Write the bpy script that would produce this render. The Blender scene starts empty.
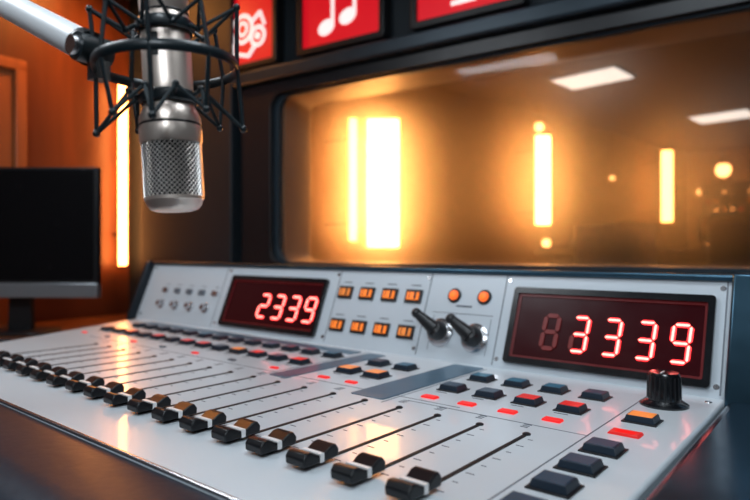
import bpy, bmesh, math, random
from mathutils import Vector, Matrix, Euler
random.seed(4)
K = 0.75      # build unit -> metres
ZOFF = 0.90   # console deck height above the floor (m)
FLOOR = -ZOFF / K
scene = bpy.context.scene
COL = scene.collection
scene.view_settings.view_transform = 'Standard'

# ------------------------------------------------------------------ materials
def mat(name, color, rough=0.5, metal=0.0, emis=None, estr=0.0, noise=0.0, nscale=20.0, coat=0.0, bump=0.0, spec=None):
    m = bpy.data.materials.new(name); m.use_nodes = True
    nt = m.node_tree; b = nt.nodes['Principled BSDF']
    b.inputs['Base Color'].default_value = (*color, 1)
    b.inputs['Roughness'].default_value = rough
    b.inputs['Metallic'].default_value = metal
    b.inputs['Coat Weight'].default_value = coat
    if spec is not None: b.inputs['Specular IOR Level'].default_value = spec
    if emis:
        b.inputs['Emission Color'].default_value = (*emis, 1)
        b.inputs['Emission Strength'].default_value = estr
    tc = nt.nodes.new('ShaderNodeTexCoord')
    nz = nt.nodes.new('ShaderNodeTexNoise'); nz.inputs['Scale'].default_value = nscale
    nz.inputs['Detail'].default_value = 4
    nt.links.new(tc.outputs['Object'], nz.inputs['Vector'])
    if noise > 0:
        mx = nt.nodes.new('ShaderNodeMix'); mx.data_type = 'RGBA'
        mx.inputs['A'].default_value = (*[c * (1 - noise) for c in color], 1)
        mx.inputs['B'].default_value = (*[min(1, c * (1 + noise)) for c in color], 1)
        nt.links.new(nz.outputs['Fac'], mx.inputs['Factor'])
        nt.links.new(mx.outputs['Result'], b.inputs['Base Color'])
    mr = nt.nodes.new('ShaderNodeMapRange')
    mr.inputs['To Min'].default_value = max(0.02, rough - 0.06)
    mr.inputs['To Max'].default_value = min(1, rough + 0.06)
    nt.links.new(nz.outputs['Fac'], mr.inputs['Value'])
    nt.links.new(mr.outputs['Result'], b.inputs['Roughness'])
    if bump > 0:
        bp = nt.nodes.new('ShaderNodeBump'); bp.inputs['Strength'].default_value = bump
        bp.inputs['Distance'].default_value = 0.004
        nt.links.new(nz.outputs['Fac'], bp.inputs['Height'])
        nt.links.new(bp.outputs['Normal'], b.inputs['Normal'])
    return m

def wood(name, c1, c2, rough=0.4, scale=(1, 1, 8), emis=0):
    m = mat(name, c1, rough)
    nt = m.node_tree; b = nt.nodes['Principled BSDF']
    tc = nt.nodes.new('ShaderNodeTexCoord'); mp = nt.nodes.new('ShaderNodeMapping')
    mp.inputs['Scale'].default_value = scale
    nz = nt.nodes.new('ShaderNodeTexNoise'); nz.inputs['Scale'].default_value = 3
    nz.inputs['Detail'].default_value = 8; nz.inputs['Distortion'].default_value = 1.2
    rp = nt.nodes.new('ShaderNodeValToRGB')
    rp.color_ramp.elements[0].color = (*c1, 1); rp.color_ramp.elements[1].color = (*c2, 1)
    rp.color_ramp.elements[0].position = .35; rp.color_ramp.elements[1].position = .65
    nt.links.new(tc.outputs['Object'], mp.inputs['Vector']); nt.links.new(mp.outputs['Vector'], nz.inputs['Vector'])
    nt.links.new(nz.outputs['Fac'], rp.inputs['Fac']); nt.links.new(rp.outputs['Color'], b.inputs['Base Color'])
    return m

def emit(name, color, s, base=(.02, .02, .02)):
    return mat(name, base, 0.4, emis=color, estr=s)

M_white = mat('panel_white', (.66, .72, .76), .30, noise=.05, nscale=6, coat=.3)
M_face = mat('bridge_white', (.64, .70, .75), .38, noise=.04, nscale=5)
M_grey = mat('panel_slate', (.08, .17, .25), .32, metal=.3, noise=.1)
M_navy = mat('armrest_navy', (.007, .016, .030), .42, noise=.2, nscale=60, bump=.12)
M_trim = mat('trim_blue_metal', (.045, .10, .145), .3, metal=.85, noise=.1)
M_cheek = mat('cheek_blue_metal', (.05, .09, .13), .2, metal=.85, noise=.1)
M_chas = mat('chassis_dark', (.02, .027, .036), .35, metal=.5)
M_black = mat('black_plastic', (.010, .011, .013), .38)
M_cap = mat('fader_black', (.006, .007, .009), .36, spec=.35)
M_blackg = mat('black_gloss', (.006, .007, .009), .22, coat=.3)
M_key = mat('key_slate', (.014, .025, .040), .35)
M_keytop = mat('key_top_slate', (.032, .070, .110), .36)
M_keyteal = mat('key_top_teal', (.020, .16, .26), .36)
M_slot = mat('slot_black', (.004, .004, .005), .6)
M_ink = mat('ink_grey', (.13, .15, .18), .6)
M_seam = mat('seam_grey', (.17, .19, .22), .6)
M_line = mat('white_line', (.85, .85, .85), .4)
M_steel = mat('steel', (.62, .62, .64), .25, metal=1)
M_champ = mat('champagne_metal', (.88, .75, .66), .38, metal=.8, noise=.06, nscale=50)
M_mesh = mat('grille_wire', (.92, .87, .82), .32, metal=.85)
M_meshin = mat('grille_inner', (.012, .011, .010), .7)
M_spider = mat('shock_mount_black', (.006, .015, .020), .4, coat=.2)
M_cord = mat('elastic_cord', (.008, .018, .023), .8)
M_arm = mat('arm_silver', (.90, .94, .97), .4, metal=.0)
M_redk = mat('key_red', (.55, .02, .02), .3, emis=(1, .03, .02), estr=.32)
M_redl = emit('led_red', (1, .02, .02), .8, (.3, .01, .01))
M_orak = mat('key_orange', (.80, .25, .05), .3, emis=(1, .27, .05), estr=.42)
M_oral = emit('led_orange', (1, .22, .02), 1.0, (.3, .08, .02))
M_lampo = emit('lamp_orange', (1, .16, .02), 1.0, (.3, .05, .02))
M_digit = emit('digit_red', (1, .025, .03), 4.0)
M_core = emit('digit_core', (1, .30, .24), 4.0)
M_ghost = emit('digit_ghost', (1, .03, .03), .09, (.05, .005, .005))
M_disp = mat('display_glass', (.018, .002, .004), .22, emis=(1, .02, .03), estr=.012, spec=.3)
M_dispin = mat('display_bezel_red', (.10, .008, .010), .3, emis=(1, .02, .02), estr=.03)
M_sign = mat('sign_red', (.45, .004, .010), .45, emis=(1, .006, .02), estr=.54, noise=.15, nscale=2)
M_icon = emit('sign_icon_white', (1, .88, .86), .90, (.8, .8, .8))
M_wallb = mat('wall_blue_dark', (.012, .021, .029), .6, noise=.2, nscale=4, bump=.1)
M_wallc = mat('wall_slate', (.04, .045, .05), .8, noise=.1, nscale=4)
M_beam = mat('beam_blue_grey', (.035, .058, .078), .34, metal=.3, noise=.1)
M_frame = mat('window_frame_dark', (.016, .017, .02), .35, noise=.1)
M_counter = mat('counter_dark', (.05, .035, .028), .3, noise=.1)
M_reveal = mat('window_reveal', (.42, .28, .19), .4, noise=.1)
M_woodw = wood('wood_wall', (.11, .030, .011), (.22, .060, .018), .45, (1, 1, .25))
M_woodd = wood('wood_door', (.38, .12, .035), (.50, .16, .05), .4, (3, 3, .3))
M_woodt = wood('wood_table', (.13, .045, .018), (.24, .09, .035), .3, (.6, 3, 3))
M_farw = wood('far_wall_panels', (.14, .068, .034), (.20, .10, .050), .6, (1, 1, .3))
M_ceil = mat('ceiling_paint', (.10, .11, .12), .9)
M_farceil = mat('far_ceiling', (.14, .085, .052), .7)
M_floor = mat('floor_carpet', (.03, .03, .035), .95, noise=.3, nscale=80, bump=.4)
M_tube = emit('warm_tube', (1, .40, .10), 24.0)
M_tubem = emit('warm_tube_soft', (1, .38, .09), 14.0)
M_tubel = emit('warm_tube_left', (1, .34, .08), 22.0)
M_panelw = emit('ceiling_panel_light', (1, .93, .85), 1.5, (.8, .8, .8))
M_globe = emit('globe_warm', (1, .40, .12), 9.0)
M_globes = emit('globe_small', (1, .40, .12), 4.0)
M_lightw = emit('unseen_panel_light', (.85, .93, 1), 3.0, (.8, .8, .8))  # glowing face of the added out-of-view ceiling lights
M_screen = mat('screen_black', (.004, .004, .005), .25)
M_silver = mat('bezel_silver', (.42, .46, .50), .3, metal=.7)

def glass_mat():
    # studio pane: mostly clear; soft scattering added to imitate bloom around the lights
    m = bpy.data.materials.new('window_glass'); m.use_nodes = True
    nt = m.node_tree; nt.nodes.clear()
    o = nt.nodes.new('ShaderNodeOutputMaterial'); mx = nt.nodes.new('ShaderNodeMixShader')
    tr = nt.nodes.new('ShaderNodeBsdfTransparent'); gl = nt.nodes.new('ShaderNodeBsdfGlossy')
    gl.inputs['Roughness'].default_value = .04
    tr.inputs['Color'].default_value = (.97, .96, .95, 1)
    rf = nt.nodes.new('ShaderNodeBsdfRefraction'); rf.inputs['IOR'].default_value = 1.16; rf.inputs['Roughness'].default_value = .80
    m2 = nt.nodes.new('ShaderNodeMixShader'); m2.inputs[0].default_value = .22
    fr = nt.nodes.new('ShaderNodeFresnel'); fr.inputs['IOR'].default_value = 1.2
    nt.links.new(tr.outputs[0], m2.inputs[1]); nt.links.new(rf.outputs[0], m2.inputs[2])
    nt.links.new(fr.outputs[0], mx.inputs[0]); nt.links.new(m2.outputs[0], mx.inputs[1])
    nt.links.new(gl.outputs[0], mx.inputs[2]); nt.links.new(mx.outputs[0], o.inputs[0])
    return m
M_glass = glass_mat()

# ------------------------------------------------------------------ geometry builder
def empty(name):
    e = bpy.data.objects.new(name, None); e.empty_display_size = .1
    COL.objects.link(e); return e

def frame(origin, x, y, z):
    m = Matrix.Identity(4)
    for i, v in enumerate((Vector(x), Vector(y), Vector(z))):
        m[0][i], m[1][i], m[2][i] = v
    m.translation = Vector(origin); return m

def T(x, y, z): return Matrix.Translation((x, y, z))

class P:
    def __init__(self, name, parent=None, bevel=0, seg=2, angle=35):
        self.name = name; self.parent = parent; self.bevel = bevel; self.seg = seg; self.angle = angle
        self.bm = bmesh.new(); self.mats = []
    def _mi(self, m):
        if m not in self.mats: self.mats.append(m)
        return self.mats.index(m)
    def _tag(self, n0, m):
        i = self._mi(m); self.bm.faces.ensure_lookup_table()
        for f in self.bm.faces[n0:]: f.material_index = i
    def poly(self, verts, faces, m, M=Matrix.Identity(4)):
        n0 = len(self.bm.faces)
        vs = [self.bm.verts.new(M @ Vector(v)) for v in verts]
        for f in faces: self.bm.faces.new([vs[i] for i in f])
        self._tag(n0, m)
    def box(self, c, s, m, M=Matrix.Identity(4), taper=1.0):
        x, y, z = [v / 2 for v in s]; cx, cy, cz = c; t = taper
        v = [(cx - x, cy - y, cz - z), (cx + x, cy - y, cz - z), (cx + x, cy + y, cz - z), (cx - x, cy + y, cz - z),
             (cx - x * t, cy - y * t, cz + z), (cx + x * t, cy - y * t, cz + z), (cx + x * t, cy + y * t, cz + z), (cx - x * t, cy + y * t, cz + z)]
        f = [(3, 2, 1, 0), (4, 5, 6, 7), (0, 1, 5, 4), (1, 2, 6, 5), (2, 3, 7, 6), (3, 0, 4, 7)]
        self.poly(v, f, m, M)
    def prism(self, pts, d0, d1, m, M=Matrix.Identity(4)):
        """2-D polygon in local xy, extruded along local z from d0 to d1."""
        n = len(pts)
        v = [(p[0], p[1], d0) for p in pts] + [(p[0], p[1], d1) for p in pts]
        f = [tuple(reversed(range(n))), tuple(range(n, 2 * n))] + [(i, (i + 1) % n, n + (i + 1) % n, n + i) for i in range(n)]
        self.poly(v, f, m, M)
    def ring(self, outer, inner, d0, d1, m, M=Matrix.Identity(4)):
        n = len(outer)
        v = [(p[0], p[1], d0) for p in outer] + [(p[0], p[1], d0) for p in inner] + [(p[0], p[1], d1) for p in outer] + [(p[0], p[1], d1) for p in inner]
        f = []
        for i in range(n):
            j = (i + 1) % n
            f += [(2 * n + i, 2 * n + j, 3 * n + j, 3 * n + i), (i, n + i, n + j, j), (i, j, 2 * n + j, 2 * n + i), (n + i, 3 * n + i, 3 * n + j, n + j)]
        self.poly(v, f, m, M)
    def lathe(self, prof, m, M=Matrix.Identity(4), n=32):
        """prof: list of (r,z)"""
        v = []; f = []
        for r, z in prof:
            for i in range(n):
                a = 2 * math.pi * i / n; v.append((max(r, 1e-5) * math.cos(a), max(r, 1e-5) * math.sin(a), z))
        for k in range(len(prof) - 1):
            for i in range(n):
                j = (i + 1) % n; f.append((k * n + i, k * n + j, (k + 1) * n + j, (k + 1) * n + i))
        f.append(tuple(reversed(range(n)))); f.append(tuple(range((len(prof) - 1) * n, len(prof) * n)))
        self.poly(v, f, m, M)
    def cyl(self, p0, p1, r0, m, r1=None, n=16, M=Matrix.Identity(4)):
        p0 = Vector(p0); p1 = Vector(p1); d = p1 - p0; L = d.length
        q = d.to_track_quat('Z', 'Y').to_matrix().to_4x4()
        self.lathe([(r0, 0), (r1 if r1 is not None else r0, L)], m, M @ Matrix.Translation(p0) @ q, n)
    def path(self, pts, r, m, n=8, M=Matrix.Identity(4)):
        for a, b in zip(pts[:-1], pts[1:]):
            self.cyl(a, b, r, m, n=n, M=M)
            self.sph(b, r, m, M=M, u=n, v=6)
    def sph(self, c, r, m, M=Matrix.Identity(4), u=16, v=10):
        prof = [(r * math.sin(math.pi * i / v), -r * math.cos(math.pi * i / v)) for i in range(v + 1)]
        self.lathe(prof, m, M @ Matrix.Translation(Vector(c)), u)
    def torus(self, c, R, r, m, M=Matrix.Identity(4), n=48, k=8, flat=1.0):
        v = []; f = []
        for i in range(n):
            a = 2 * math.pi * i / n
            for j in range(k):
                b = 2 * math.pi * j / k
                rr = R + r * math.cos(b); v.append((c[0] + rr * math.cos(a), c[1] + rr * math.sin(a), c[2] + r * flat * math.sin(b)))
        for i in range(n):
            for j in range(k):
                f.append((i * k + j, ((i + 1) % n) * k + j, ((i + 1) % n) * k + (j + 1) % k, i * k + (j + 1) % k))
        self.poly(v, f, m, M)
    def done(self, smooth=True):
        bmesh.ops.recalc_face_normals(self.bm, faces=self.bm.faces[:])
        me = bpy.data.meshes.new(self.name); self.bm.to_mesh(me); self.bm.free()
        for m in self.mats: me.materials.append(m)
        if smooth:
            me.polygons.foreach_set('use_smooth', [True] * len(me.polygons))
            me.set_sharp_from_angle(angle=math.radians(self.angle))
        o = bpy.data.objects.new(self.name, me); COL.objects.link(o)
        if self.parent: o.parent = self.parent
        if self.bevel > 0:
            b = o.modifiers.new('bevel', 'BEVEL'); b.width = self.bevel; b.segments = self.seg
            b.limit_method = 'ANGLE'; b.angle_limit = math.radians(40); b.harden_normals = False
        return o

def rrect(x0, y0, x1, y1, r, n=6):
    pts = []
    for cx, cy, a0 in ((x1 - r, y1 - r, 0), (x0 + r, y1 - r, 90), (x0 + r, y0 + r, 180), (x1 - r, y0 + r, 270)):
        for i in range(n + 1):
            a = math.radians(a0 + 90 * i / n); pts.append((cx + r * math.cos(a), cy + r * math.sin(a)))
    return pts

# ------------------------------------------------------------------ MIXING CONSOLE
YB = 1.37; TL = .4
U = Vector((0, TL, 1)).normalized(); N = Vector((0, -1, TL)).normalized()
def F(x, z, off=0):
    return frame(Vector((x, YB + TL * z, z)) + N * off, (1, 0, 0), U, N)
XR = -.22
def xl(y): return -2.49 + (1.38 - y) * .47
con = empty('mixing_console')
TABLE = -.12
p = P('deck_panel', con, .006, 3)
p.prism([(XR, .445), (XR, YB + .02), (xl(YB + .02), YB + .02), (xl(.445), .445)], -.03, 0, M_white)
p.done()
p = P('chassis', con, .004)
p.prism([(XR + .02, .40), (XR + .02, 1.66), (xl(1.55) - .02, 1.66), (xl(.40) - .012, .40)], TABLE, -.028, M_chas)
p.done()
p = P('meter_bridge', con, .006, 3)
MX = frame((0, 0, 0), (0, 1, 0), (0, 0, 1), (1, 0, 0))
zt = .238
p.prism([(YB, -.0), (YB + TL * zt, zt), (YB + TL * zt + .10, zt - .005), (1.66, .10), (1.66, -.03), (YB, -.03)], -2.50, XR, M_face, MX)
p.done()
p = P('bridge_trim', con, .006, 3)
p.prism([(YB + TL * zt - .012, zt - .004), (YB + TL * zt - .012, zt + .010), (YB + TL * zt + .115, zt + .006), (YB + TL * zt + .115, zt - .016)], -2.515, XR + .05, M_trim, MX)
cap = [(YB - .03, -.03), (YB - .03, .015), (YB + TL * zt - .03, zt + .014), (YB + TL * zt + .125, zt + .010), (1.68, .10), (1.68, -.05)]
p.prism(cap, XR, XR + .055, M_trim, MX)
p.prism(cap, -2.525, -2.50, M_chas, MX)
p.done()
p = P('side_cheek', con, .02, 4)
p.prism([(.30, -.06), (.33, -.002), (YB + .02, .006), (1.68, .006), (1.68, TABLE), (.30, TABLE)], XR + .001, XR + .19, M_cheek, MX)
p.done()
p = P('armrest', con, 0)
prof = [(.452, -.006), (.40, .004)] + [(.33 - .085 * math.sin(math.radians(a)), -.075 + .080 * math.cos(math.radians(a))) for a in range(0, 181, 12)] + [(.452, -.155 + .04)]
p.prism(prof, -2.02, XR + .19, M_navy, MX)
p.done()
p = P('deck_edge_strip', con, .002)
p.box(((XR + xl(.445)) / 2, .447, .0005), (XR - xl(.445), .006, .006), M_steel)
p.done()

PITCH = .0865
FX = [-.430 - PITCH * i for i in range(18)]
SLOT0, SLOT1 = .572, .905
slots = P('fader_slots', con)
ink = P('deck_markings', con)
for i, x in enumerate(FX):
    slots.prism(rrect(x - .0036, SLOT0, x + .0036, SLOT1, .0035, 4), -.001, .0012, M_slot)
    slots.lathe([(.0068, 0), (.0068, .002), (.004, .0035)], M_black, T(x, SLOT1 + .004, 0), 14)
    for k in range(8):
        y = SLOT0 + .055 + k * .037
        ink.box((x + .017, y, .0004), (.008 if k % 2 else .013, .0016, .0006), M_ink)
    for k in range(3):
        ink.box((x - .022, .945 + k * .008, .0004), (.012 + .006 * random.random(), .0022, .0006), M_ink)
slots.done()
MXl = lambda x, y: frame((x, y, 0), (0, 1, 0), (0, 0, 1), (1, 0, 0))
fad = P('fader_caps', con, .0022, 2)
prof = [(-.034, .006), (-.035, .017), (-.029, .025), (-.019, .024), (-.007, .017), (.007, .017), (.019, .024), (.029, .025), (.035, .017), (.034, .006)]
fad2 = P('fader_cap_lines', con)
for i, x in enumerate(FX):
    y = .594 + random.uniform(-.002, .002)
    fad.prism(prof, -.0185, .0185, M_cap, MXl(x, y))
    fad.box((x, y, .004), (.006, .03, .010), M_black)
    fad2.box((x, y, .0175), (.0382, .0075, .0025), M_line)
    fad2.box((x + .0191, y, .0120), (.0012, .0075, .011), M_line)
    fad2.box((x - .0191, y, .0120), (.0012, .0075, .011), M_line)
fad.done(); fad2.done()

keys = P('push_keys', con, .0018, 2)
def key(x, y, m=None, w=.046, d=.042, h=.010):
    keys.box((x, y, .0012), (w + .008, d + .008, .0024), M_black)
    keys.box((x, y, .0024 + h / 2), (w, d, h), M_key, taper=.88)
    keys.box((x, y, .0024 + h + .0003), (w * .80, d * .80, .0010), m or M_keytop)
def led(x, y, m, w=.034, d=.020):
    keys.box((x, y, .002), (w, d, .004), m, taper=.9)
R1, R2, R3 = 1.225, 1.10, 1.012
key(FX[0], R1); key(FX[1], R1, M_keyteal); key(FX[2], R1, M_keyteal); key(FX[3], R1, M_keyteal)
key(FX[0], R2, M_redk); key(FX[1], R2, M_redk); key(FX[2], R2); key(FX[3], R2)
for x in FX[:4]: led(x, R3, M_redl)
XC = -.307
key(XC, 1.108, M_orak, .050, .042); led(XC, R3 + .002, M_redk, .050, .030)
led(XC, R3 + .002, M_redl, .036, .018)
for y in (.908, .817, .729, .64, .55): key(XC, y, None, .050, .044)
key(-.9035, 1.216, M_keyteal); key(-.9035, R2, M_orak, .05, .044); key(-.990, R2, M_orak, .05, .044); key(-.990, 1.216)
led(-.9035, R3, M_redl, .03, .014); led(-.99, R3, M_redl, .03, .014)
cols = [-1.075 - PITCH * i - .09 for i in range(13)]
pat1 = 'tkktkkktkkkkk'; pat2 = 'rkrokrrkrkrkk'
for i, x in enumerate(cols):
    for yy, pt in ((R1, pat1), (R2, pat2)):
        if x - .03 < xl(yy): continue
        key(x, yy, {'k': None, 'r': M_redk, 't': M_keyteal, 'o': M_orak}[pt[i]], .046, .036)
    if i % 2 == 0 and x > xl(R3): led(x, R3, M_redl if i % 4 == 0 else M_ink, .024, .012)
keys.done()
inl = P('slate_inlays', con, .001)
for x, w, y0, y1 in ((-.795, .088, .935, 1.345), (-1.085, .060, .95, 1.33)):
    inl.prism(rrect(x - w / 2, y0, x + w / 2, y1, .006, 3), 0, .0018, M_grey)
inl.prism(rrect(-2.30, 1.285, -1.15, 1.335, .006, 3), 0, .0016, M_grey)
inl.done()
for x in FX[:4] + [-.9035, -.99] + cols:
    for y in (R1 + .040, R2 + .038, R2 - .036):
        if x - .03 < xl(y): continue
        ink.box((x - .006, y, .0004), (.026, .0028, .0006), M_ink)
ink.box((-.352, .95, .0004), (.0022, .78, .0006), M_seam)
ink.box((-.742, 1.13, .0004), (.0018, .42, .0006), M_seam)
ink.box((-1.13, 1.13, .0004), (.0018, .42, .0006), M_seam)
ink.box((-.53, .965, .0004), (.36, .0016, .0006), M_seam)
ink.box((-1.35, .982, .0004), (1.5, .0016, .0006), M_seam)
for x in (-.245, -.33):
    for y in (.48, 1.33): ink.lathe([(.007, 0), (.006, .002)], M_steel, T(x, y, 0), 12)
ink.done()
kn = P('monitor_level_knob', con)
kn.lathe([(.044, 0), (.044, .004), (.038, .008), (.030, .012), (.030, .014), (.029, .058), (.026, .064), (0, .065)], M_blackg, T(XC, 1.252, 0), 32)
for i in range(20):
    a = 2 * math.pi * i / 20
    kn.cyl((XC + .0295 * math.cos(a), 1.252 + .0295 * math.sin(a), .014), (XC + .0285 * math.cos(a), 1.252 + .0285 * math.sin(a), .057), .0018, M_black, n=6)
kn.box((XC, 1.252 - .012, .0655), (.003, .022, .0015), M_line)
kn.done()

# ---- bridge contents
SEG = {'0': 'abcdef', '2': 'abged', '3': 'abgcd', '9': 'abcdfg', '8': 'abcdefg', 'a': 'abcdeg', 'e': 'e'}
def digit(part, x, z, ch, w, h, t, m, off, core=None):
    sh = .05
    def hexa(cx, cy, L, horiz, tt):
        a = L / 2 - tt * .15; b = tt / 2
        pts = [(-a, 0), (-a + b, -b), (a - b, -b), (a, 0), (a - b, b), (-a + b, b)]
        if not horiz: pts = [(-q[1], q[0]) for q in pts]
        return [(cx + q[0] + sh * (cy + q[1]), cy + q[1]) for q in pts]
    pos = {'a': (0, h / 2, 1), 'g': (0, 0, 1), 'd': (0, -h / 2, 1), 'b': (w / 2, h / 4, 0), 'c': (w / 2, -h / 4, 0), 'f': (-w / 2, h / 4, 0), 'e': (-w / 2, -h / 4, 0)}
    for s in SEG[ch]:
        cx, cy, hz = pos[s]
        part.prism(hexa(cx, cy, w if hz else h / 2, hz, t), 0, .002, m, F(x, z, off))
        if core: part.prism(hexa(cx, cy, (w if hz else h / 2) * .9, hz, t * .45), .002, .0026, core, F(x, z, off))
for nm, x0, x1, digs, dw in (('talk_time_display', -.713, -.250, [(-.603, '8', 0), (-.530, 'e', 0), (-.530, '3', 1), (-.456, '3', 1), (-.383, '3', 1), (-.312, '9', 1)], .034),
                         ('clock_display', -1.897, -1.388, [(-1.675, '2', 1), (-1.597, '3', 1), (-1.519, '3', 1), (-1.441, '9', 1)], .044)):
    d = P(nm, con, .0012)
    z0, z1 = .016, .200; s = 1 / U.z
    zc = (z0 + z1) / 2; hh = (z1 - z0) * s / 2; xc = (x0 + x1) / 2; hw = (x1 - x0) / 2
    d.ring(rrect(-hw, -hh, hw, hh, .008, 4), rrect(-hw + .014, -hh + .016, hw - .014, hh - .016, .004, 4), 0, .012, M_blackg, F(xc, zc))
    d.ring(rrect(-hw + .014, -hh + .016, hw - .014, hh - .016, .004, 4), rrect(-hw + .020, -hh + .022, hw - .020, hh - .022, .003, 4), 0, .006, M_dispin, F(xc, zc))
    d.box((0, 0, .001), (2 * hw - .026, 2 * hh - .030, .003), M_disp, F(xc, zc))
    for x, ch, on in digs:
        digit(d, x, .098, ch, dw, .082, .0105, M_digit if on else M_ghost, .004, M_core if on else None)
    d.done()
bp = P('bridge_buttons', con, .0015)
for r, z in enumerate((.163, .062)):
    for i in range(4):
        M = F(-1.304 + .09 * i, z)
        bp.box((0, 0, .003), (.058, .040, .006), M_black, M)
        bp.box((0, 0, .008), (.042, .024, .008), M_oral if (i + r) % 4 else M_orak, M, taper=.9)
        bp.box((.011, 0, .0125), (.008, .022, .001), M_black, M)
        bp.box((-.009, 0, .0125), (.003, .022, .001), M_black, M)
for x in (-.896, -.802):
    bp.lathe([(.021, 0), (.021, .004), (.017, .007), (.016, .006)], M_black, F(x, .172), 24)
    bp.lathe([(.0150, .004), (.0140, .009), (.011, .0125), (0, .0135)], M_lampo, F(x, .172), 24)
    bp.lathe([(.0085, .0132), (.006, .0145), (0, .015)], M_oral, F(x, .172), 20)
for i in range(5):
    M = F(-2.335 + .088 * i, .128)
    bp.box((0, 0, .004), (.036, .020, .008), M_steel if i in (0, 4) else M_ink, M)
for i in range(4):
    M = F(-2.33 + .105 * i, .070)
    bp.lathe([(.020, 0), (.019, .006), (.011, .009), (.010, .022), (.012, .024), (0, .026)], M_steel, M, 20)
bp.done()
sw = P('selector_levers', con, .0008)
for x, z, dx, dz in ((-.918, .072, -.052, .034), (-.808, .066, -.048, .032)):
    M = F(x, z)
    sw.lathe([(.040, 0), (.040, .004), (.034, .008), (.028, .010), (.027, .012)], M_steel, M, 28)
    sw.lathe([(.028, .010), (.027, .030), (.020, .040), (0, .042)], M_black, M, 24)
    sw.cyl((0, 0, .030), (dx, dz, .058), .021, M_black, r1=.0125, n=16, M=M)
    sw.sph((dx, dz, .058), .0145, M_black, M=M)
    sw.cyl((0, 0, .028), (-dx * .35, -dz * .4, .034), .018, M_black, r1=.012, n=16, M=M)
sw.done()
sm = P('bridge_seams', con)
for x in (-.745, -.985, -1.345, -1.95, -.232):
    sm.box((0, 0, .0004), (.003, .225 / U.z, .0008), M_seam, F(x, .119))
for x in (-.95, -.77):
    sm.box((0, 0, .0004), (.0015, .10, .0008), M_seam, F(x, .07))
sm.box((0, 0, .0004), (.19, .0015, .0008), M_seam, F(-.862, .125))
for x in (-.735, -.24, -.995, -1.355, -1.93, -2.47):
    for z in (.022, .218):
        sm.lathe([(.0065, 0), (.0055, .002)], M_steel, F(x, z), 12)
for i in range(4):
    sm.box((0, 0, .0004), (.034, .003, .0008), M_ink, F(-1.304 + .09 * i, .195))
    sm.box((0, 0, .0004), (.034, .003, .0008), M_ink, F(-1.304 + .09 * i, .094))
for i in range(5):
    sm.box((0, 0, .0004), (.03, .0025, .0008), M_ink, F(-2.335 + .088 * i, .152))
sm.box((0, 0, .0004), (.05, .005, .0008), M_ink, F(-.86, .145))
sm.done()

# ------------------------------------------------------------------ ROOM FRAME (window wall)
P0 = Vector((-2.48, 2.233, 0)); W = Vector((.995, .101, 0)).normalized(); UP = Vector((0, 0, 1)); NW = W.cross(UP)
def A(a, z, k=0): return frame(P0 + W * a + UP * z + NW * k, W, UP, NW)
CEIL = 2.0
AL, AR, KB = -1.42, 4.4, 4.2

# ------------------------------------------------------------------ TABLE (left end scribed to the wall)
def wl(y, gap=.09):
    q = P0 + W * (AL + gap); t = (q.y - y) / -NW.y; return (q.x + NW.x * t)
p = P('studio_desk', None, .008, 3)
p.prism([(.35, .18), (.35, 2.05), (wl(2.05), 2.05), (wl(.18), .18)], TABLE - .06, TABLE, M_woodt)
for x in (-3.4, -1.9, .2):
    p.box((x, 1.13, (TABLE - .06 + FLOOR) / 2), (.06, 1.6, TABLE - .06 - FLOOR), M_woodt)
p.done()

# ------------------------------------------------------------------ MICROPHONE
mic = empty('studio_microphone')
Fw = Vector((-.636, .772, 0)).normalized(); Rt = Vector((.772, .636, 0)).normalized()
def V(d, u, v):  # measured position of a point seen at given depth
    return Fw * d + Rt * (d * (u - 375) / 600) + Vector((0, 0, .3 + (250 - v) * d / 600))
mb = V(.80, 175, 212)
axis = (Rt * -.055 + Vector((0, 0, 1))).normalized()
xax = (Rt - axis * Rt.dot(axis)).normalized()
MM = frame(mb, xax, axis.cross(xax), axis) @ Matrix.Diagonal((.95, .95, 1.0, 1))
p = P('mic_body', mic)
p.lathe([(0, 0), (.024, .0005), (.032, .003), (.0365, .008), (.0385, .014), (.0400, .0155), (.0400, .020), (.038, .0205)], M_champ, MM, 48)
p.lathe([(.038, .090), (.0415, .0905), (.0425, .094), (.0425, .110), (.0405, .114), (.0405, .1155), (.042, .1165), (.0415, .124), (.037, .134),
         (.0340, .140), (.0335, .144), (.0335, .258), (.0322, .260), (.0322, .264), (.0335, .266), (.0335, .36), (.028, .372), (.018, .376), (0, .377)], M_champ, MM, 48)
p.torus((0, 0, .115), .0408, .0013, M_black, MM)
p.torus((0, 0, .262), .0326, .0013, M_black, MM)
for a in (0, math.pi):
    p.box((.0402 * math.cos(a), .0402 * math.sin(a), .056), (.0022, .009, .072), M_champ, MM)
p.box((-.004, -.0338, .215), (.008, .001, .03), M_black, MM)
p.done()
p = P('mic_capsule_core', mic)
p.lathe([(.036, .018), (.036, .093)], M_meshin, MM, 32)
p.done()
g = bmesh.new(); n = 36; rows = 22; vs = []
for r in range(rows + 1):
    z = .0185 + (.091 - .0185) * r / rows
    vs.append([g.verts.new(MM @ Vector((.0392 * math.cos(2 * math.pi * (i + .5 * (r % 2)) / n), .0392 * math.sin(2 * math.pi * (i + .5 * (r % 2)) / n), z))) for i in range(n)])
for r in range(0, rows - 1):
    for i in range(n):
        l = (i - 1) % n if r % 2 == 0 else i
        rr = i if r % 2 == 0 else (i + 1) % n
        g.faces.new([vs[r][i], vs[r + 1][rr], vs[r + 2][i], vs[r + 1][l]])
me = bpy.data.meshes.new('mic_grille'); g.to_mesh(me); g.free(); me.materials.append(M_mesh)
go = bpy.data.objects.new('mic_grille', me); COL.objects.link(go); go.parent = mic
w = go.modifiers.new('wire', 'WIREFRAME'); w.thickness = .0019; w.use_even_offset = False

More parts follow.
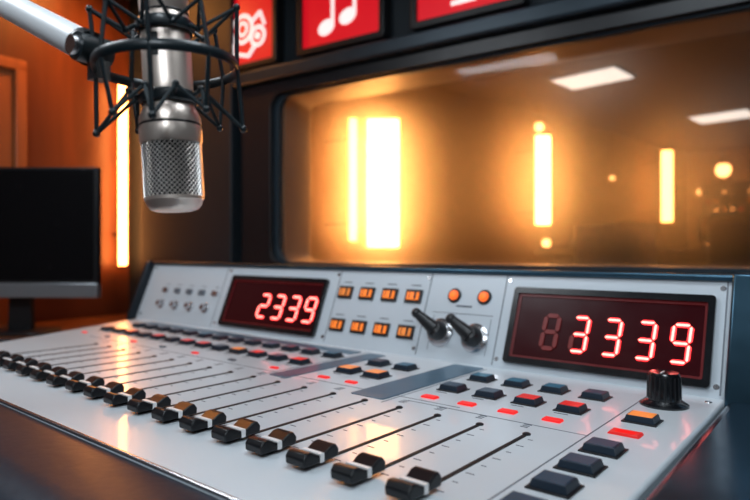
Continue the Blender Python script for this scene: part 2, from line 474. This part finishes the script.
# shock mount
sh = empty('microphone_shock_mount')
p = P('spider_frame', sh)
zR, zLo, zHi = .193, .108, .272
RO = .096
def pol(r, a, z): return (r * math.cos(a), r * math.sin(a), z)
p.torus((0, 0, zR), RO, .0030, M_spider, MM, 64, 8, 2.4)
na = 4; OFF = .07
for i in range(na):
    a = 2 * math.pi * (i + OFF) / na; b = a + math.pi / na
    for s in (a, b):
        tipL, tipH = (RO + .004 if s == a else RO - .012), (RO + .004 if s == a else RO - .012)
        p.path([pol(RO, s, zR), pol(tipL, s, zLo + (.0 if s == a else .014))], .0032, M_spider, M=MM)
        p.path([pol(RO, s, zR), pol(tipH, s, zHi + (.0 if s == a else -.01))], .0032, M_spider, M=MM)
        for q in (pol(tipL, s, zLo + (.0 if s == a else .014)), pol(tipH, s, zHi + (.0 if s == a else -.01))):
            p.sph(q, .0052, M_spider, MM)
for z in (.150, .245):
    p.torus((0, 0, z), .0370, .0036, M_spider, MM, 40, 8, 2.2)
for i in range(8):
    c = 2 * math.pi * (i + .5 + OFF * 2) / 8
    for z, z2 in ((.150, .158), (.245, .237)):
        p.path([pol(.038, c, z), pol(.052, c, z2)], .0032, M_spider, M=MM); p.sph(pol(.052, c, z2), .0050, M_spider, MM)
p.done()
p = P('elastic_cords', sh)
for i in range(8):
    s = 2 * math.pi * (i / 8 + OFF / na)
    big = (i % 2 == 0)
    rr = RO + .004 if big else RO - .012
    lo = pol(rr, s, zLo + (0 if big else .014)); hi = pol(rr, s, zHi - (0 if big else .01))
    for d in (-.5, .5):
        c = 2 * math.pi * (i + d + OFF * 2) / 8
        p.path([lo, pol(.052, c, .158)], .0026, M_cord, M=MM)
        p.path([hi, pol(.052, c, .237)], .0026, M_cord, M=MM)
p.done()

# boom arm
arm = empty('microphone_boom_arm')
J = V(.80, 92, 50); E = Vector((-1.30, .35, .806)); C = Vector((-1.62, .225, TABLE))
ringp = MM @ Vector((-RO, 0, zR))
p = P('arm_tubes', arm)
dirJE = (E - J).normalized()
p.cyl(J + dirJE * .02, E, .0215, M_arm, n=28)
p.cyl(J + dirJE * .005, J + dirJE * .025, .0235, M_black, n=24)
base = Vector((C.x, C.y, TABLE + .18))
p.cyl(E, base, .0215, M_arm, n=28)
side = dirJE.cross(Vector((0, 0, 1))).normalized()
p.cyl(E - side * .035, E + side * .035, .032, M_black, n=24)
p.done()
p = P('arm_swivel', arm)
p.cyl(J - side * .022, J + side * .022, .019, M_spider, n=24)
p.cyl(J - side * .030, J - side * .022, .013, M_steel, n=20)
p.path([J, J + Vector((0, 0, -.02)) + (ringp - J) * .4, ringp], .0075, M_spider, n=10)
p.box((0, 0, 0), (.024, .020, .024), M_spider, Matrix.Translation(ringp))
p.done()
p = P('desk_clamp', arm, .003)
p.cyl(C, base, .014, M_steel, n=20)
p.box((C.x, C.y - .005, TABLE + .012), (.10, .07, .024), M_black)
p.box((C.x, .165, TABLE - .03), (.06, .028, .11), M_black)
p.box((C.x, .20, TABLE - .095), (.06, .09, .02), M_black)
p.cyl((C.x, .22, TABLE - .17), (C.x, .22, TABLE - .062), .010, M_steel, n=16)
p.done()

# ------------------------------------------------------------------ ROOM
OA0, OA1, OZ0, OZ1 = -.10, 3.6, .21, 1.20
TH = .24
def wallbox(name, a0, a1, z0, z1, k0, k1, m, bev=0):
    p = P(name, None, bev); p.box(((a0 + a1) / 2, (z0 + z1) / 2, (k0 + k1) / 2), (a1 - a0, z1 - z0, k1 - k0), m, A(0, 0)); return p.done()
p = P('wall_back', None)
I = A(0, 0)
for a0, a1, z0, z1 in ((AL - .2, OA0, FLOOR, CEIL), (OA1, AR + .2, FLOOR, CEIL), (OA0, OA1, FLOOR, OZ0), (OA0, OA1, OZ1, CEIL)):
    p.box(((a0 + a1) / 2, (z0 + z1) / 2, -TH / 2), (a1 - a0, z1 - z0, TH), M_wallb, I)
p.done()
wallbox('wall_left', AL - .2, AL, FLOOR, CEIL, 0, KB, M_woodw)
wallbox('wall_right', AR, AR + .2, FLOOR, CEIL, 0, KB, M_wallc)
wallbox('wall_front', AL - .2, AR + .2, FLOOR, CEIL, KB, KB + .2, M_wallc)
wallbox('floor', AL - .2, AR + .2, FLOOR - .1, FLOOR, -TH, KB + .2, M_floor)
wallbox('ceiling', AL - .2, AR + .2, CEIL, CEIL + .1, -TH, KB + .2, M_ceil)
wallbox('trim_1', -1.18, -.34, FLOOR, CEIL, 0, .08, M_wallb, .01)
wallbox('trim_2', -.33, AR, 1.225, 1.30, 0, .085, M_beam, .012)
wallbox('trim_3', -.33, AR, 1.865, 1.95, 0, .07, M_beam, .012)
# window frame + glass
wf = empty('window_1')
p = P('window_frame', wf, .006, 3)
p.ring(rrect(-.30, .13, OA1 + .2, 1.218, .03), rrect(-.075, .22, OA1 - .02, 1.158, .085), 0, .04, M_frame, A(0, 0))
p.ring(rrect(OA0 + .002, OZ0 + .002, OA1 - .002, OZ1 - .002, .01), rrect(-.045, .235, OA1 - .05, 1.145, .085), -.03, .01, M_beam, A(0, 0))
p.done()
p = P('window_reveal', wf, .003)
p.ring(rrect(OA0 + .001, OZ0 + .001, OA1 - .001, OZ1 - .001, .01), rrect(-.045, .235, OA1 - .05, 1.15, .06), -TH - .03, -.045, M_reveal, A(0, 0))
p.done()
p = P('window_pane', wf)
p.box(((OA0 + OA1) / 2, (OZ0 + OZ1) / 2, -.037), (OA1 - OA0 - .03, OZ1 - OZ0 - .03, .008), M_glass, A(0, 0))
p.done()
# door on the left wall (local: x runs toward the viewer, y up, z into the wall)
ML = frame(P0 + W * AL, NW, UP, -W)
dr = P('door_1', None, .006)
dr.box((1.22, (FLOOR + 1.33) / 2, -.015), (.92, 1.33 - FLOOR, .028), M_woodd, ML)
for k in (.73, 1.71): dr.box((k, (FLOOR + 1.36) / 2, -.03), (.06, 1.36 - FLOOR, .058), M_woodd, ML)
dr.box((1.22, 1.36, -.03), (1.04, .06, .058), M_woodd, ML)
dr.box((1.22, .9, -.035), (.6, .7, .012), M_woodw, ML)
dr.cyl((.84, -.2, -.03), (.84, -.2, -.07), .018, M_steel, M=ML); dr.cyl((.84, -.2, -.068), (.96, -.2, -.068), .010, M_steel, M=ML)
dr.done()
p = P('vertical_tube_light', None, .004)
for z in (.40, 1.20): p.cyl((.115, z, .0), (.115, z, -.09), .010, M_chas, M=ML)
p.cyl((.115, .20, -.10), (.115, 1.40, -.10), .026, M_tubel, n=20, M=ML)
for z in (.185, 1.40): p.cyl((.115, z, -.10), (.115, z + .015, -.10), .029, M_chas, n=20, M=ML)
p.done()
p = P('baseboard_left', None, .004); p.box((.35, FLOOR + .08, -.012), (.69, .16, .022), M_woodd, ML); p.done()

# signs
def icon_headset(p, M):
    M = M @ T(.06, -.03, 0)
    p.torus((-.05, .03, .0), .075, .012, M_icon, M, 32, 6, .4)
    p.torus((-.05, .03, .0), .035, .010, M_icon, M, 32, 6, .4)
    p.torus((.07, -.03, .0), .050, .012, M_icon, M, 32, 6, .4)
    p.lathe([(.02, 0), (.02, .006)], M_icon, M @ T(.07, -.03, 0), 20)
    p.path([(-.11, -.04, 0), (-.12, -.10, 0), (.0, -.13, 0), (.05, -.08, 0)], .011, M_icon, M=M)
    p.path([(.03, .06, 0), (.09, .10, 0), (.12, .03, 0)], .010, M_icon, M=M)
def icon_note(p, M):
    for x, y in ((-.075, -.085), (.060, -.055)):
        e = M @ T(x, y, 0) @ Matrix.Rotation(.35, 4, 'Z') @ Matrix.Diagonal((1.25, .9, 1, 1))
        p.lathe([(.042, 0), (.042, .006), (0, .0065)], M_icon, e, 24)
    p.box((-.034, .02, .003), (.018, .21, .006), M_icon, M); p.box((.103, .05, .003), (.018, .21, .006), M_icon, M)
    p.prism([(-.043, .085), (.112, .115), (.112, .160), (-.043, .130)], 0, .006, M_icon, M)
def icon_bars(p, M):
    p.prism(rrect(-.05, -.02, .05, .17, .048), 0, .006, M_icon, M)
    p.path([(-.085, .03, 0), (-.08, -.05, 0), (-.03, -.085, 0), (.03, -.085, 0), (.08, -.05, 0), (.085, .03, 0)], .010, M_icon, M=M)
    p.box((0, -.10, .003), (.02, .04, .006), M_icon, M); p.box((0, -.125, .003), (.12, .018, .006), M_icon, M)
for n_, (a0, a1, ic) in enumerate(((-.55, -.005, icon_headset), (.14, .69, icon_note), (.833, 1.385, icon_bars), (1.53, 2.08, icon_note))):
    s = empty('illuminated_studio_sign' + ('' if n_ == 0 else '.%03d' % n_))
    z0, z1 = 1.318, 1.83; ac = (a0 + a1) / 2; hw = (a1 - a0) / 2; zc = (z0 + z1) / 2; hh = (z1 - z0) / 2
    p = P('sign_housing', s, .006)
    p.ring(rrect(-hw, -hh, hw, hh, .02), rrect(-hw + .032, -hh + .035, hw - .032, hh - .035, .012), 0, .07, M_black, A(ac, zc, 0))
    p.box((0, 0, .02), (2 * hw - .03, 2 * hh - .03, .04), M_black, A(ac, zc, 0)); p.done()
    p = P('sign_face', s); p.box((0, 0, .046), (2 * hw - .062, 2 * hh - .068, .012), M_sign, A(ac, zc, 0)); p.done()
    p = P('sign_icon', s); ic(p, A(ac - .01, zc - (.05 if n_ in (1, 2) else .02), .053)); p.done()

# ------------------------------------------------------------------ MONITOR
mo = empty('computer_monitor')
mc = Vector((-3.30, 1.165, 0)); MMo = frame(mc, Rt, UP, -Fw)
p = P('screen_housing', mo, .006, 3)
p.box((0, .415, -.02), (.84, .60, .045), M_black, MMo)
p.box((0, .435, -.055), (.5, .36, .05), M_black, MMo, taper=.8)
p.box((0, .098, -.018), (.84, .075, .052), M_silver, MMo)
p.done()
p = P('screen_panel', mo); p.box((0, .425, .0035), (.80, .55, .003), M_screen, MMo); p.done()
p = P('monitor_stand', mo, .006, 3)
p.prism([(-.06, TABLE + .012), (.06, TABLE + .012), (.05, .2), (-.05, .2)], -.09, -.045, M_black, MMo)
p.prism(rrect(-.17, -.13, .17, .13, .06), 0, .014, M_black, frame(mc + Vector((0, 0, TABLE)) + Fw * .05, Rt, Fw, UP))
p.done()
p = P('computer_keyboard', None, .003)
KM = frame(Vector((-2.86, 1.02, TABLE)), Rt, Fw, UP)
p.box((0, 0, .010), (.42, .14, .02), M_black, KM)
for r in range(4):
    for c in range(13):
        p.box((-.192 + c * .032, -.048 + r * .032, .023), (.027, .027, .008), M_key, KM, taper=.85)
p.done()

# ------------------------------------------------------------------ FAR ROOM
Aq = Vector((-2.878, 3.59, 0)); Cq = Vector((-2.08, 8.65, 0))
D2 = (Cq - Aq).normalized(); N2 = Vector((D2.y, -D2.x, 0))
def L2(s, z, off): return Aq + D2 * s + N2 * (off - .16) + UP * z
FC = 1.8
WOFF = .34
MW2 = frame(Aq - N2 * WOFF, D2, UP, D2.cross(UP))
sgn = 1 if D2.cross(UP).dot(N2) > 0 else -1
p = P('wall_far_left', None)
p.box((2.75, (FLOOR + FC) / 2, -.05 * sgn), (8.0, FC - FLOOR, .1), M_farw, MW2); p.done()
p = P('wall_far_back', None); p.box((.6, 10.3, (FLOOR + FC) / 2), (6.6, .1, FC - FLOOR), M_farw); p.done()
p = P('wall_far_right', None); p.box((3.75, 6.6, (FLOOR + FC) / 2), (.1, 7.3, FC - FLOOR), M_farw); p.done()
p = P('floor_far', None); p.box((.1, 6.6, FLOOR - .05), (7.8, 7.8, .1), M_floor)
p.done()
p = P('ceiling_far', None); p.box((.1, 6.55, FC + .05), (7.8, 7.5, .1), M_farceil); p.done()
def tube(name, s, z0, z1, w, m, off=.16):
    p = P(name, None, .01, 3)
    M = frame(L2(s, (z0 + z1) / 2, off), Rt, UP, -Fw)
    hh = (z1 - z0) / 2
    p.box((0, 0, -.005), (w * .98, 2 * hh * .99, .05), m, M)
    back = M.to_3x3().inverted() @ (-N2 * WOFF)
    for q in (-.7, .7):
        p.cyl((0, hh * q, -.02), (back.x, hh * q, back.z), .012, M_frame, M=M)
    p.done()
tube('vertical_light_panel', 0.0, .315, 1.31, .25, M_tube)
tube('vertical_light_panel.001', -.30, .36, 1.27, .06, M_tubem)
tube('vertical_light_panel.002', 2.18, .55, 1.46, .15, M_tube)
tube('vertical_light_panel.003', 5.12, .67, 1.63, .14, M_tubem)
for nm, x, y, sx, sy in (('ceiling_light_panel', -1.85, 5.20, .55, .40), ('ceiling_light_panel.001', -1.26, 7.6, .56, .44), ('ceiling_light_panel.002', .6, 6.2, .5, .5)):
    p = P(nm, None, .004)
    M = T(x, y, FC) @ Matrix.Rotation(-.1, 4, 'Z')
    p.box((0, 0, -.010), (sx + .04, sy + .04, .02), M_silver, M); p.box((0, 0, -.022), (sx, sy, .012), M_panelw, M); p.done()
def globe(nm, pos, r, m, up):
    p = P(nm, None); p.sph(pos, r, m)
    q = Vector(pos)
    if up: p.cyl(q, (q.x, q.y, FC), .006, M_black, n=8)
    p.lathe([(r * .6, 0), (r * .4, r * .5)], M_black, Matrix.Translation(q + Vector((0, 0, r * .75))), 16); p.done()
globe('pendant_lamp', V(8.6, 723, 170), .10, M_globe, True)
globe('pendant_lamp.001', V(5.7, 539, 127), .045, M_globe, True)
globe('pendant_lamp.002', V(9.2, 738, 188), .05, M_globes, True)
globe('pendant_lamp.003', V(7.6, 612, 178), .035, M_globes, True)
globe('pendant_lamp.004', V(9.0, 700, 192), .05, M_globes, True)
# bar-height counter with its lamp and screens
CT = .31
p = P('studio_counter', None, .01)
p.box((-.35, 5.70, CT - .03), (4.2, .72, .06), M_counter)
p.box((-.35, 5.90, (CT - .06 + FLOOR) / 2), (4.0, .06, CT - .06 - FLOOR), M_counter)
for x in (-2.30, 1.65): p.box((x, 5.70, (CT - .06 + FLOOR) / 2), (.06, .6, CT - .06 - FLOOR), M_counter)
p.done()
p = P('counter_lamp', None)
q = V(5.80, 546, 243); p.sph(q, .040, M_globe); p.cyl((q.x, q.y, CT), (q.x, q.y, q.z - .03), .012, M_black); p.lathe([(.07, 0), (.06, .012)], M_black, T(q.x, q.y, CT)); p.done()
def far_monitor(nm, x, y, r, s=1):
    p = P(nm, None, .008); M = T(x, y, CT) @ Matrix.Rotation(r, 4, 'Z') @ Matrix.Scale(s, 4)
    p.lathe([(.10, 0), (.09, .012)], M_black, M); p.box((0, 0, .05), (.05, .03, .09), M_black, M)
    p.box((0, 0, .20), (.46, .035, .26), M_black, M); p.box((0, -.019, .20), (.43, .003, .23), M_screen, M); p.done()
far_monitor('desktop_monitor', -1.62, 5.72, .5, .75); far_monitor('desktop_monitor.001', -.95, 5.74, .35, .8)
p = P('desktop_mixer', None, .006)
M = T(-2.02, 5.66, CT) @ Matrix.Rotation(.3, 4, 'Z')
p.prism([(-.15, 0), (.15, 0), (.15, .09), (-.15, .03)], -.2, .2, M_black, M @ frame((0, 0, 0), (0, 1, 0), (0, 0, 1), (1, 0, 0)))
for i in range(6):
    for j in range(2): p.lathe([(.012, 0), (.010, .02), (0, .021)], M_steel if j else M_redl, M @ T(-.15 + .06 * i, -.05 + .1 * j, .05 + .02 * j), 10)
p.done()
# equipment rack with indicator lights
p = P('equipment_rack', None, .006)
RX, RY = -1.35, 9.85
p.box((RX, RY, (FLOOR + 1.25) / 2), (1.0, .7, 1.25 - FLOOR), M_black)
random.seed(9)
for r in range(11):
    z = -.10 + r * .12
    p.box((RX, RY - .36, z), (.92, .03, .10), M_chas)
    for i in range(9):
        if random.random() < .4:
            p.box((RX - .40 + i * .10, RY - .38, z), (.03, .02, .026), random.choice([M_globes, M_oral, M_redl]))
p.done()
def chair(nm, x, y, r):
    p = P(nm, None, .02, 3); M = T(x, y, FLOOR) @ Matrix.Rotation(r, 4, 'Z')
    for i in range(5):
        a = 2 * math.pi * i / 5; p.cyl((0, 0, .12), (.32 * math.cos(a), .32 * math.sin(a), .06), .022, M_black, M=M); p.sph((.32 * math.cos(a), .32 * math.sin(a), .045), .045, M_black, M)
    p.cyl((0, 0, .1), (0, 0, .8), .03, M_steel, M=M)
    p.box((0, 0, .84), (.62, .6, .09), M_black, M); p.box((0, .3, 1.32), (.56, .08, .74), M_black, M)
    p.cyl((0, .28, .82), (0, .30, 1.02), .03, M_black, M=M)
    p.done()
chair('office_chair', -1.55, 4.75, .4 + math.pi); chair('office_chair.001', -.5, 4.8, math.pi - .2); chair('office_chair.002', -.9, 7.4, 0)

# ------------------------------------------------------------------ out-of-view ceiling lights added to the control room
def unseen_ceil_light(nm, x, y, sx, sy, energy, col, face=None):  # housing, glowing panel and area lamp added on the unseen ceiling
    e = P(nm, None, .004); e.box((x, y, CEIL - .012), (sx + .06, sy + .06, .024), M_silver); e.box((x, y, CEIL - .027), (sx, sy, .008), face or M_lightw); e.done()
    l = bpy.data.lights.new(nm + '_lamp', 'AREA'); l.shape = 'RECTANGLE'; l.size = sx; l.size_y = sy; l.energy = energy; l.color = col
    o = bpy.data.objects.new(nm + '_lamp', l); o.location = (x, y, CEIL - .04); COL.objects.link(o)
    return o
unseen_ceil_light('unseen_ceiling_light', -.2, .8, 1.2, .5, 7, (.80, .91, 1))  # added unseen light above the console
unseen_ceil_light('unseen_ceiling_light.001', -2.0, -.2, .9, .5, 14, (.88, .94, 1))  # added at the left to brighten the microphone
unseen_ceil_light('unseen_ceiling_light.002', .7, -1.3, 1.2, .6, 27, (.82, .92, 1))  # added at front right to brighten microphone, arm and console
unseen_ceil_light('unseen_warm_wall_light', -3.42, 1.62, .25, .25, 5, (1, .36, .08), M_tubel)  # added out of view to warm the left wall near the corner

wd = bpy.data.worlds.new('world'); scene.world = wd; wd.use_nodes = True
wd.node_tree.nodes['Background'].inputs[0].default_value = (.35, .5, .6, 1)
wd.node_tree.nodes['Background'].inputs[1].default_value = .15

# ------------------------------------------------------------------ scale to metres and lift to floor = 0
for o in list(scene.objects):
    if o.parent is None:
        o.location = o.location * K + Vector((0, 0, ZOFF))
        o.scale = (K, K, K)

cam = bpy.data.cameras.new('camera'); co = bpy.data.objects.new('camera', cam); COL.objects.link(co)
co.location = (0, 0, .3 * K + ZOFF); co.rotation_euler = (math.radians(90), 0, math.radians(39.5))
cam.sensor_width = 36; cam.lens = 28.8; cam.clip_start = .02
cam.dof.use_dof = True; cam.dof.focus_distance = .77; cam.dof.aperture_fstop = 3.4
scene.camera = co
